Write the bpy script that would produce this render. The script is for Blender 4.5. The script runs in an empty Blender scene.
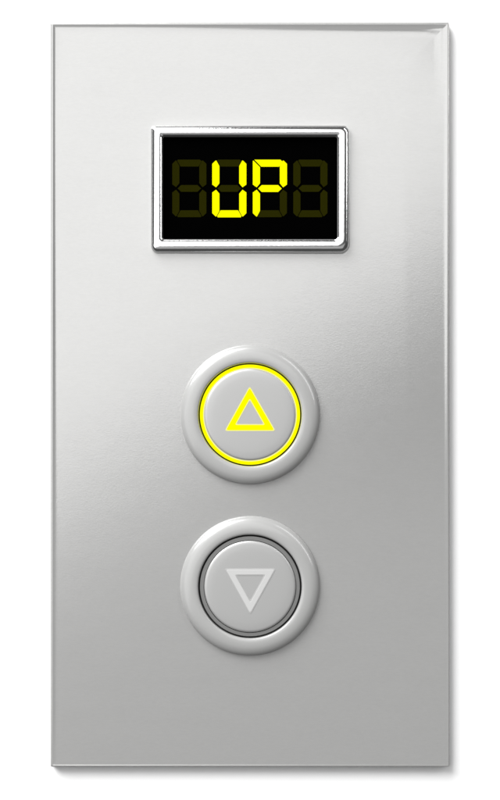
import bpy, bmesh, math
from mathutils import Vector, Matrix

S = 0.0004          # one photograph pixel on the faceplate, in metres
D = 0.70            # camera distance
sc = bpy.context.scene
COL = sc.collection

# ------------------------------------------------------------ camera
cd = bpy.data.cameras.new('camera'); cam = bpy.data.objects.new('camera', cd); COL.objects.link(cam)
cam.location = (0, -D, 0); cam.rotation_euler = (math.radians(90), 0, 0)
cd.sensor_fit = 'VERTICAL'; cd.sensor_height = 36; cd.lens = 36 * D / (800 * S)
cd.clip_start = 0.01; cd.clip_end = 50
sc.camera = cam
# ------------------------------------------------------------ world, exposure
w = bpy.data.worlds.new('World'); sc.world = w; w.use_nodes = True
w.node_tree.nodes['Background'].inputs[0].default_value = (1, 1, 1, 1)
w.node_tree.nodes['Background'].inputs[1].default_value = 0.07
sc.view_settings.view_transform = 'Standard'; sc.view_settings.look = 'None'
sc.view_settings.exposure = 0; sc.view_settings.gamma = 1
# ------------------------------------------------------------ studio softboxes (all behind / above the camera)
def softbox(name, loc, target, sx, sy, radiance, roll=0, col=(1, 1, 1)):
    l = bpy.data.lights.new(name, 'AREA'); l.shape = 'RECTANGLE'; l.size = sx; l.size_y = sy
    l.energy = radiance * sx * sy * 4; l.color = col
    o = bpy.data.objects.new(name, l); COL.objects.link(o)
    d = (Vector(target) - Vector(loc)).normalized()
    q = d.to_track_quat('-Z', 'Y')
    o.rotation_euler = (q.to_matrix() @ Matrix.Rotation(roll, 3, 'Z')).to_euler()
    o.location = loc
    return o
LY = 1.10
K = 1 + LY / D
def edge_box(name, ang, ex, ez, sx, sy, rad, side, shift=0):
    """front softbox whose edge passes through the reflected plate pixel (ex, ez)"""
    a = math.radians(ang); n = Vector((-math.sin(a), 0, math.cos(a))) * side
    p = Vector(((ex - 250) * S * K, -LY, (400 - ez) * S * K)) + n * sy / 2 + Vector((math.cos(a), 0, math.sin(a))) * shift
    return softbox(name, p, p + Vector((0, 1, 0)), sx, sy, rad, roll=a)
edge_box('front_softbox', 33, 250, 383, 1.9, .85, 1.20, 1, -.46)
edge_box('front_fill', 5, 250, 466, 1.9, .62, 0.27, -1, -.38)
softbox('key_softbox', (-1.25, -1.30, 1.80), (0, 0, 0), 1.9, 1.9, 9.7)
softbox('strip_softbox', (1.25, -1.25, .95), (0, 0, 0), .22, 1.5, 7, roll=.35)

# ------------------------------------------------------------ materials
def mat(name, col, metal=0, rough=.5, **kw):
    m = bpy.data.materials.new(name); m.use_nodes = True
    b = m.node_tree.nodes['Principled BSDF']
    b.inputs['Base Color'].default_value = (*col, 1)
    b.inputs['Metallic'].default_value = metal; b.inputs['Roughness'].default_value = rough
    for k, v in kw.items(): b.inputs[k.replace('_', ' ')].default_value = v
    return m
def noise_bump(m, scale, strength, stretch=(1, 1, 1), dist=.0001, rough_var=0, detail=4, wave=None):
    nt = m.node_tree; b = nt.nodes['Principled BSDF']
    tc = nt.nodes.new('ShaderNodeTexCoord'); mp = nt.nodes.new('ShaderNodeMapping')
    mp.inputs['Scale'].default_value = stretch
    n = nt.nodes.new('ShaderNodeTexNoise'); n.inputs['Scale'].default_value = scale; n.inputs['Detail'].default_value = detail
    bp = nt.nodes.new('ShaderNodeBump'); bp.inputs['Strength'].default_value = strength; bp.inputs['Distance'].default_value = dist
    nt.links.new(tc.outputs['Object'], mp.inputs[0]); nt.links.new(mp.outputs[0], n.inputs['Vector'])
    nt.links.new(n.outputs[0], bp.inputs['Height']); nt.links.new(bp.outputs[0], b.inputs['Normal'])
    if wave:
        nw = nt.nodes.new('ShaderNodeTexNoise'); nw.inputs['Scale'].default_value = wave[0]; nw.inputs['Detail'].default_value = 3
        bw = nt.nodes.new('ShaderNodeBump'); bw.inputs['Strength'].default_value = wave[1]; bw.inputs['Distance'].default_value = .0001
        nt.links.new(tc.outputs['Object'], nw.inputs['Vector']); nt.links.new(nw.outputs[0], bw.inputs['Height'])
        nt.links.new(bw.outputs[0], bp.inputs['Normal'])
    if rough_var:
        r = b.inputs['Roughness'].default_value
        mr = nt.nodes.new('ShaderNodeMapRange'); mr.inputs['To Min'].default_value = r - rough_var; mr.inputs['To Max'].default_value = r + rough_var
        n2 = nt.nodes.new('ShaderNodeTexNoise'); n2.inputs['Scale'].default_value = scale * .07; n2.inputs['Detail'].default_value = 5
        nt.links.new(mp.outputs[0], n2.inputs['Vector']); nt.links.new(n2.outputs[0], mr.inputs['Value']); nt.links.new(mr.outputs[0], b.inputs['Roughness'])
    return m
M_wall = noise_bump(mat('white_paint', (.93, .93, .93), 0, .75), 400, .08)
M_plate = noise_bump(mat('satin_steel', (.505, .505, .497), .60, .185, Specular_IOR_Level=.3), 1500, .17, (1, 1, 2.2), rough_var=.012, detail=2, wave=(60, .22))
def grain(m, amount):
    # fine drawn grain and faint wiping marks of the steel sheet
    nt = m.node_tree; b = nt.nodes['Principled BSDF']; c = tuple(b.inputs['Base Color'].default_value)
    tc = nt.nodes.new('ShaderNodeTexCoord'); tot = None
    for sc_, st, am in ((1500, (.35, 1, 1.2), amount), (4200, (1, 1, 1), amount * .8), (90, (.5, 1, 1.5), amount * .45)):
        mp = nt.nodes.new('ShaderNodeMapping'); mp.inputs['Scale'].default_value = st
        n = nt.nodes.new('ShaderNodeTexNoise'); n.inputs['Scale'].default_value = sc_; n.inputs['Detail'].default_value = 3
        mr = nt.nodes.new('ShaderNodeMapRange'); mr.inputs['From Min'].default_value = .25; mr.inputs['From Max'].default_value = .75
        mr.inputs['To Min'].default_value = -am; mr.inputs['To Max'].default_value = am
        nt.links.new(tc.outputs['Object'], mp.inputs[0]); nt.links.new(mp.outputs[0], n.inputs['Vector']); nt.links.new(n.outputs[0], mr.inputs['Value'])
        ad = nt.nodes.new('ShaderNodeMath'); ad.operation = 'ADD'; ad.inputs[1].default_value = 1.0
        nt.links.new(mr.outputs[0], ad.inputs[0])
        if tot is not None: nt.links.new(tot, ad.inputs[1])
        tot = ad.outputs[0]
    vm = nt.nodes.new('ShaderNodeVectorMath'); vm.operation = 'SCALE'; vm.inputs[0].default_value = c[:3]
    nt.links.new(tot, vm.inputs['Scale']); nt.links.new(vm.outputs[0], b.inputs['Base Color'])
grain(M_plate, .022)
M_chrome = noise_bump(mat('chrome', (.86, .86, .86), 1, .14), 700, .22, dist=.0001)
M_collar = mat('satin_grey_plastic', (.34, .34, .335), .0, .36, Coat_Weight=.9, Coat_Roughness=.16)
M_cap = mat('grey_cap', (.45, .45, .445), .5, .36)
M_lip = mat('grey_lip', (.16, .16, .16), .0, .6, Specular_IOR_Level=.1)
M_gap = mat('black_gap', (.006, .006, .006), 0, .6)
M_screen = mat('black_screen', (.0005, .0005, .0005), 0, .6, Specular_IOR_Level=.0)
M_unlit = mat('unlit_segment', (.013, .013, .0008), 0, .7, Specular_IOR_Level=.0)
def glow(name, col, s):
    m = mat(name, (.02, .02, 0), 0, .6, Specular_IOR_Level=0.0, Emission_Color=(*col, 1), Emission_Strength=s); return m
M_lit = glow('lit_segment', (1, 1, 0), 1.05)
M_glow = glow('lit_yellow', (1, 1, 0.0), 1.15)
M_glow_rim = glow('pale_yellow_edge', (1, .98, .42), .86)
M_groove = mat('grey_ring', (.15, .15, .147), 0, .45)
M_arrow = mat('white_arrow', (.48, .48, .475), 0, .5)
M_arrow_rim = mat('grey_white_edge', (.36, .36, .355), 0, .5)

# ------------------------------------------------------------ mesh helpers (px units, y down in the photo, h = height off the faceplate)
def P(x, y, h): return Vector(((x - 250) * S, -h * S, (400 - y) * S))
def obj(name, bm, m, parent=None, origin=None, smooth=True, **props):
    bmesh.ops.recalc_face_normals(bm, faces=bm.faces[:])
    if origin is not None: bmesh.ops.translate(bm, vec=-origin, verts=bm.verts[:])
    me = bpy.data.meshes.new(name); bm.to_mesh(me); bm.free(); me.materials.append(m)
    if smooth:
        for p in me.polygons: p.use_smooth = True
        me.set_sharp_from_angle(angle=math.radians(38))
    o = bpy.data.objects.new(name, me); COL.objects.link(o)
    if parent: o.parent = parent
    if origin is not None:
        base = parent['base_loc'] if parent and 'base_loc' in parent else (0, 0, 0)
        o.location = origin - Vector(base)
        o['base_loc'] = tuple(origin)
    for k, v in props.items(): o[k] = v
    return o
def rrect(x0, y0, x1, y1, rad, h, seg=10):
    """rounded rectangle loop; rad = (tl,tr,br,bl)"""
    if not isinstance(rad, (tuple, list)): rad = (rad,) * 4
    pts = []
    for (cx, cy, sx, sy, r, a0) in ((x0, y0, 1, 1, rad[0], 180), (x1, y0, -1, 1, rad[1], 270), (x1, y1, -1, -1, rad[2], 0), (x0, y1, 1, -1, rad[3], 90)):
        r = max(r, .05)
        for i in range(seg + 1):
            a = math.radians(a0 + 90 * i / seg)
            pts.append(P(cx + sx * r + r * math.cos(a), cy + sy * r + r * math.sin(a), h))
    return pts
def loft(loops, cap_first=False, cap_last=False, bm=None):
    bm = bm or bmesh.new(); vs = [[bm.verts.new(p) for p in l] for l in loops]
    n = len(loops[0])
    for a, b in zip(vs, vs[1:]):
        for i in range(n):
            j = (i + 1) % n; bm.faces.new((a[i], a[j], b[j], b[i]))
    if cap_first: bm.faces.new(vs[0])
    if cap_last: bm.faces.new(vs[-1])
    return bm
def lathe(cx, cy, prof, cap=False, seg=160):
    loops = []
    for r, h in prof:
        loops.append([P(cx + r * math.cos(2 * math.pi * i / seg), cy + r * math.sin(2 * math.pi * i / seg), h) for i in range(seg)])
    return loft(loops, cap_last=cap)
def spline(pts, n=6):
    out = []
    for i in range(len(pts) - 1):
        p0 = pts[max(i - 1, 0)]; p1 = pts[i]; p2 = pts[i + 1]; p3 = pts[min(i + 2, len(pts) - 1)]
        for k in range(n):
            t = k / n
            out.append(tuple(.5 * (2 * b + (c - a) * t + (2 * a - 5 * b + 4 * c - d) * t * t + (3 * b - a - 3 * c + d) * t ** 3) for a, b, c, d in zip(p0, p1, p2, p3)))
    out.append(pts[-1]); return out
def slab(poly, h0, h1, bev=.3):
    """extruded flat polygon with a small chamfer"""
    c = sum((Vector(p) for p in poly), Vector((0, 0))) / len(poly)
    def ins(d):
        n = len(poly); res = []
        area = sum(poly[i][0] * poly[(i + 1) % n][1] - poly[(i + 1) % n][0] * poly[i][1] for i in range(n)); sg = 1 if area > 0 else -1
        for i in range(n):
            a, b, e = Vector(poly[i - 1]), Vector(poly[i]), Vector(poly[(i + 1) % n])
            n1 = (b - a).normalized(); n2 = (e - b).normalized()
            m1 = Vector((-n1.y, n1.x)) * sg; m2 = Vector((-n2.y, n2.x)) * sg
            m = (m1 + m2); m = m / max(m.length_squared, .3) * 2
            res.append(b + m * d)
        return res
    return loft([[P(p[0], p[1], h0) for p in poly], [P(p[0], p[1], h1 - bev) for p in poly], [P(p[0], p[1], h1) for p in ins(bev)]], cap_last=True)

# ------------------------------------------------------------ the wall
TH = 12.0
bm = bmesh.new()
bm.faces.new([bm.verts.new(p) for p in (P(-2500, -2500, -TH), P(3000, -2500, -TH), P(3000, 3300, -TH), P(-2500, 3300, -TH))])
wall = obj('wall', bm, M_wall, smooth=False, kind='structure', label='plain bright white wall behind the panel')

# ------------------------------------------------------------ the panel
org = P(250, 395, -TH)
panel = bpy.data.objects.new('elevator_call_panel', None); COL.objects.link(panel)
panel.location = org; panel.empty_display_size = .02; panel['base_loc'] = tuple(org)
panel['label'] = 'tall satin steel elevator call panel with yellow UP display and two round arrow buttons'
panel['category'] = 'elevator panel'

X0, Y0, X1, Y1 = 50.3, 22.0, 449.6, 767.2
prof = [(0, -TH, 1.5), (0, -2.2, 1.5), (.25, -1.1, 1.4), (.8, -.35, 1.2), (1.5, -.02, 1.0), (2.2, .0, .8), (2.7, -.10, .6), (3.3, -.32, .4), (4.4, -.78, .4), (5.0, -.93, .4), (6.0, -1.0, .4), (7.5, -1.0, .4), (9, -1.0, .4), (12, -.99, .4), (16, -.99, .4), (24, -.99, .4), (40, -.99, .4)]
def rim(p, d):
    # raised rim shaped flatter below and at right, to dim its reflected highlight
    if d < .7: return p
    x, y = p.x / S + 250, 400 - p.z / S
    lo = .75 + (0 - .75) * min(max((x - 60) / 100, 0), 1)
    w = max(lo * min(1, max(0, (764 - y) / 12)), min(1, max(0, (640 - y) / 300)))
    w = w if d > 1.6 else .3 + .7 * w
    if x > 440: w *= .38
    h = -p.y / S
    e = {6.0: .26, 7.5: .62, 9: .90, 12: 1.1, 16: 1.0, 24: .5}.get(d, 0)       # trough added to shade the plate under the top lip, deeper to the right
    e *= min(1, max(0, (100 - y) / 70)) * min(1, max(.25, (x - 40) / 330))
    h -= e / max(w, .2)
    return Vector((p.x, -(-.99 + (h + .99) * w) * S if h > -2.6 else p.y, p.z))
loops = []
for d, h, r in prof:
    base = rrect(X0 + d, Y0 + d, X1 - d, Y1 - d, r, h, 6); sub = []
    for i, a in enumerate(base):                 # extra points along the long sides so the rim can fade
        b = base[(i + 1) % len(base)]; sub.append(a)
        if (a - b).length > 100 * S:
            sub += [a.lerp(b, k / 30) for k in range(1, 30)]
    loops.append([rim(p, d) for p in sub])
obj('faceplate', loft(loops, cap_last=True), M_plate, panel, origin=P(250, 395, 0))
FH = -.99   # faceplate surface height

# display frame: chrome, rounded outer shoulder, small inner lip
bp = [(0, FH - .3, 0), (0, FH + 3, 0), (.35, FH + 5.2, 0), (1.3, FH + 7.2, 0), (2.7, FH + 8.5, 0), (4.4, FH + 9.1, 0), (6.2, FH + 9.25, 0), (8.6, FH + 9.15, 0), (9.7, FH + 8.7, 0), (10.5, FH + 8.2, 0), (10.7, FH + 7.6, 0)]
bx0, by0, bx1, by1 = 151.0, 126.0, 349.8, 253.5
def brect(d, rr, h):      # the frame is a little wider at its right and lower sides
    k = d / 11.35
    return rrect(bx0 + k * 11.85, by0 + k * 11.35, bx1 - k * 12.6, by1 - k * 13.85, rr, h, 10)
bl = []
for d, h, _ in bp:
    rr = [max(r - d * .45, 2.4) for r in (3.6, 6.5, 9.5, 7)]
    bl.append(brect(d, rr, h))
frame = obj('display_frame', loft(bl), M_chrome, panel, origin=P(250, 188.5, FH), label='chrome frame round the display')
gl = [brect(d, 2.4, h) for d, h in ((10.6, FH + 7.3), (10.95, FH + 7.3), (11.2, FH + 6.8), (11.3, FH + 5.4), (11.35, FH + .4))]
obj('inner_lip', loft(gl), M_lip, frame, origin=P(250, 188.5, FH))
# screen
scr = obj('display_screen', loft([rrect(161, 136, 339.2, 241, 2, FH + .2, 4), rrect(161, 136, 339.2, 241, 2, FH + 1.5, 4)], cap_last=True), M_screen, panel, origin=P(250, 188.5, FH + 1), label='black display screen reading UP')
W_, H_ = 34.2, 57.6
def seg_polys(sharp_tl=False):
    f = [(0, 4.2), (3.4, .9), (4.2, .9), (7.2, 6.4), (7.2, 23.6), (3.9, 27.6), (0, 24.8)]
    a = [(5.6, 0), (27.6, 0), (29.6, 1.6), (26.3, 7), (8.3, 7), (5.0, 1.2)]
    if sharp_tl:
        f = [(0, 1.2), (.8, 1.0), (7.2, 7.4), (7.2, 23.6), (3.9, 27.6), (0, 24.8)]
        a = [(1.6, 0), (27.6, 0), (29.9, 2.2), (26.3, 7), (8.4, 7)]
    f0 = [(0, 4.2), (3.4, .9), (4.2, .9), (7.2, 6.4), (7.2, 23.6), (3.9, 27.6), (0, 24.8)]
    a0 = [(5.6, 0), (28.6, 0), (29.2, 1.2), (25.9, 7), (8.3, 7), (5.0, 1.2)]
    mx = lambda p: [(W_ - x, y) for x, y in p][::-1]
    my = lambda p: [(x, H_ - y) for x, y in p][::-1]
    g = [(5.3, 28.8), (8.9, 25.4), (25.3, 25.4), (28.9, 28.8), (25.3, 32.2), (8.9, 32.2)]
    return dict(a=a, f=f, b=mx(f0), e=my(f0), c=my(mx(f0)), d=my(a0), g=g)
lit = ['', 'bcdef', 'abefg', '']
for di, ox in enumerate((172.3, 212.2, 252.8, 293.3)):
    for k, poly in seg_polys(di == 2).items():
        on = k in lit[di]
        pl = [(ox + x, 159.8 + y) for x, y in poly]
        cx = sum(p[0] for p in pl) / len(pl); cy = sum(p[1] for p in pl) / len(pl)
        o = obj('display_segment', slab(pl, FH + 1.5, FH + 2.1, .15), M_lit if on else M_unlit, scr, origin=P(cx, cy, FH + 1.5), smooth=False)
        o['label'] = 'glowing yellow display segment' if on else 'dark olive unlit display segment'

# ------------------------------------------------------------ buttons
def tri(cx, ytip, ybase, xl, xr): return [(cx, ytip), (xr, ybase), (xl, ybase)]
def inset_tri(t, d, r, seg=5):
    """triangle offset inwards by d (exact), corners rounded with radius r"""
    t = [Vector(p) for p in t]; n = 3
    L = [(t[(i + 1) % 3] - t[(i + 2) % 3]).length for i in range(3)]; per = sum(L)
    inc = sum((t[i] * L[i] for i in range(3)), Vector((0, 0))) / per
    area = abs((t[1] - t[0]).x * (t[2] - t[0]).y - (t[1] - t[0]).y * (t[2] - t[0]).x) / 2
    rin = 2 * area / per
    q = [inc + (p - inc) * (rin - d) / rin for p in t]; out = []
    for i in range(3):
        p = q[i]; u = (q[i - 1] - p).normalized(); v = (q[(i + 1) % 3] - p).normalized()
        for k in range(seg + 1):
            f = k / seg; a = p + u * r * 1.7; c = p + v * r * 1.7
            out.append(a * (1 - f) ** 2 + p * 2 * f * (1 - f) + c * f * f)
    return out
def tri_ring(t, d0, d1, r0, r1, h0, h1, bev=.3):
    w = lambda d, r, h: [P(p.x, p.y, h) for p in inset_tri(t, d, r)]
    return loft([w(d0, r0, h0), w(d0, r0, h1 - bev), w(d0 + .3, r0, h1), w(d1 - .3, r1, h1), w(d1, r1, h1 - bev), w(d1, r1, h0)])
def button(cx, cy, up):
    lab = 'upper' if up else 'lower'
    outer = spline([(69.9, FH - .2), (69.75, FH + 1.3), (69.2, FH + 3.3), (67.8, FH + 5.3), (65.5, FH + 6.8), (62.4, FH + 7.9), (58.8, FH + 8.5), (55.4, FH + 8.6), (53.0, FH + 8.2), (51.9, FH + 7.4), (51.5, FH + 6.2)], 5)
    outer.append((51.4, FH + .4))
    col = obj('button_collar', lathe(cx, cy, outer), M_collar, panel, origin=P(cx, cy, FH), label='round grey collar of the %s button' % lab)
    # dark gap floor
    obj('gap', lathe(cx, cy, [(51.35, FH + .5), (49.4, FH + .5)]), M_gap, col, origin=P(cx, cy, FH))
    capprof = spline([(45.7, FH + 1.0), (45.6, FH + 6.6), (45.2, FH + 7.5), (44.2, FH + 8.05), (42.5, FH + 8.3)], 4)
    capprof += [(36, FH + 8.45), (28, FH + 8.5), (10, FH + 8.5), (.4, FH + 8.5)]
    cap = obj('push_button', lathe(cx, cy, capprof, cap=True), M_cap, panel, origin=P(cx, cy, FH + 1),
              label='round grey button with glowing yellow ring and up arrow' if up else 'round grey button with unlit ring and pale down arrow')
    ring = [(49.9, FH + .6), (49.9, FH + 6.2), (49.4, FH + 6.8), (46.7 if up else 46.2, FH + 6.8), (46.7 if up else 46.1, FH + 2)]
    if up: obj('ring_edge', lathe(cx, cy, [(46.65, FH + 2), (46.65, FH + 6.9), (46.0, FH + 6.95), (45.7, FH + 6.6), (45.7, FH + 2)]), M_glow_rim, cap, origin=P(cx, cy, FH + 6), label='paler inner edge of the lit ring')
    obj('ring_light', lathe(cx, cy, ring), M_glow if up else M_groove, cap, origin=P(cx, cy, FH + 6), label='glowing yellow ring' if up else 'unlit grey ring')
    top = FH + 8.5
    T = [(249.7, 385.8), (275.7, 431.0), (224.5, 431.0)] if up else [(250.3, 614.2), (224.4, 567.8), (276.2, 567.8)]
    for nm, d0, d1, r0, r1, hh, m in (('arrow_edge', 0, 7.1, 1.8, 1.2, .25, M_glow_rim if up else M_arrow_rim), ('arrow', 0.9, 6.2, 1.5, 1.3, .45, M_glow if up else M_arrow)):
        obj(nm, tri_ring(T, d0, d1, r0, r1, top - .3, top + hh, .1), m, cap, origin=P(cx, cy, top), smooth=False, label=('glowing yellow up triangle' if up else 'pale down triangle') if nm == 'arrow' else ('paler edge of the up triangle' if up else 'greyer edge of the down triangle'))
button(250, 414.6, True)
button(250, 585.9, False)
for o in list(bpy.data.objects):
    if 'base_loc' in o: del o['base_loc']
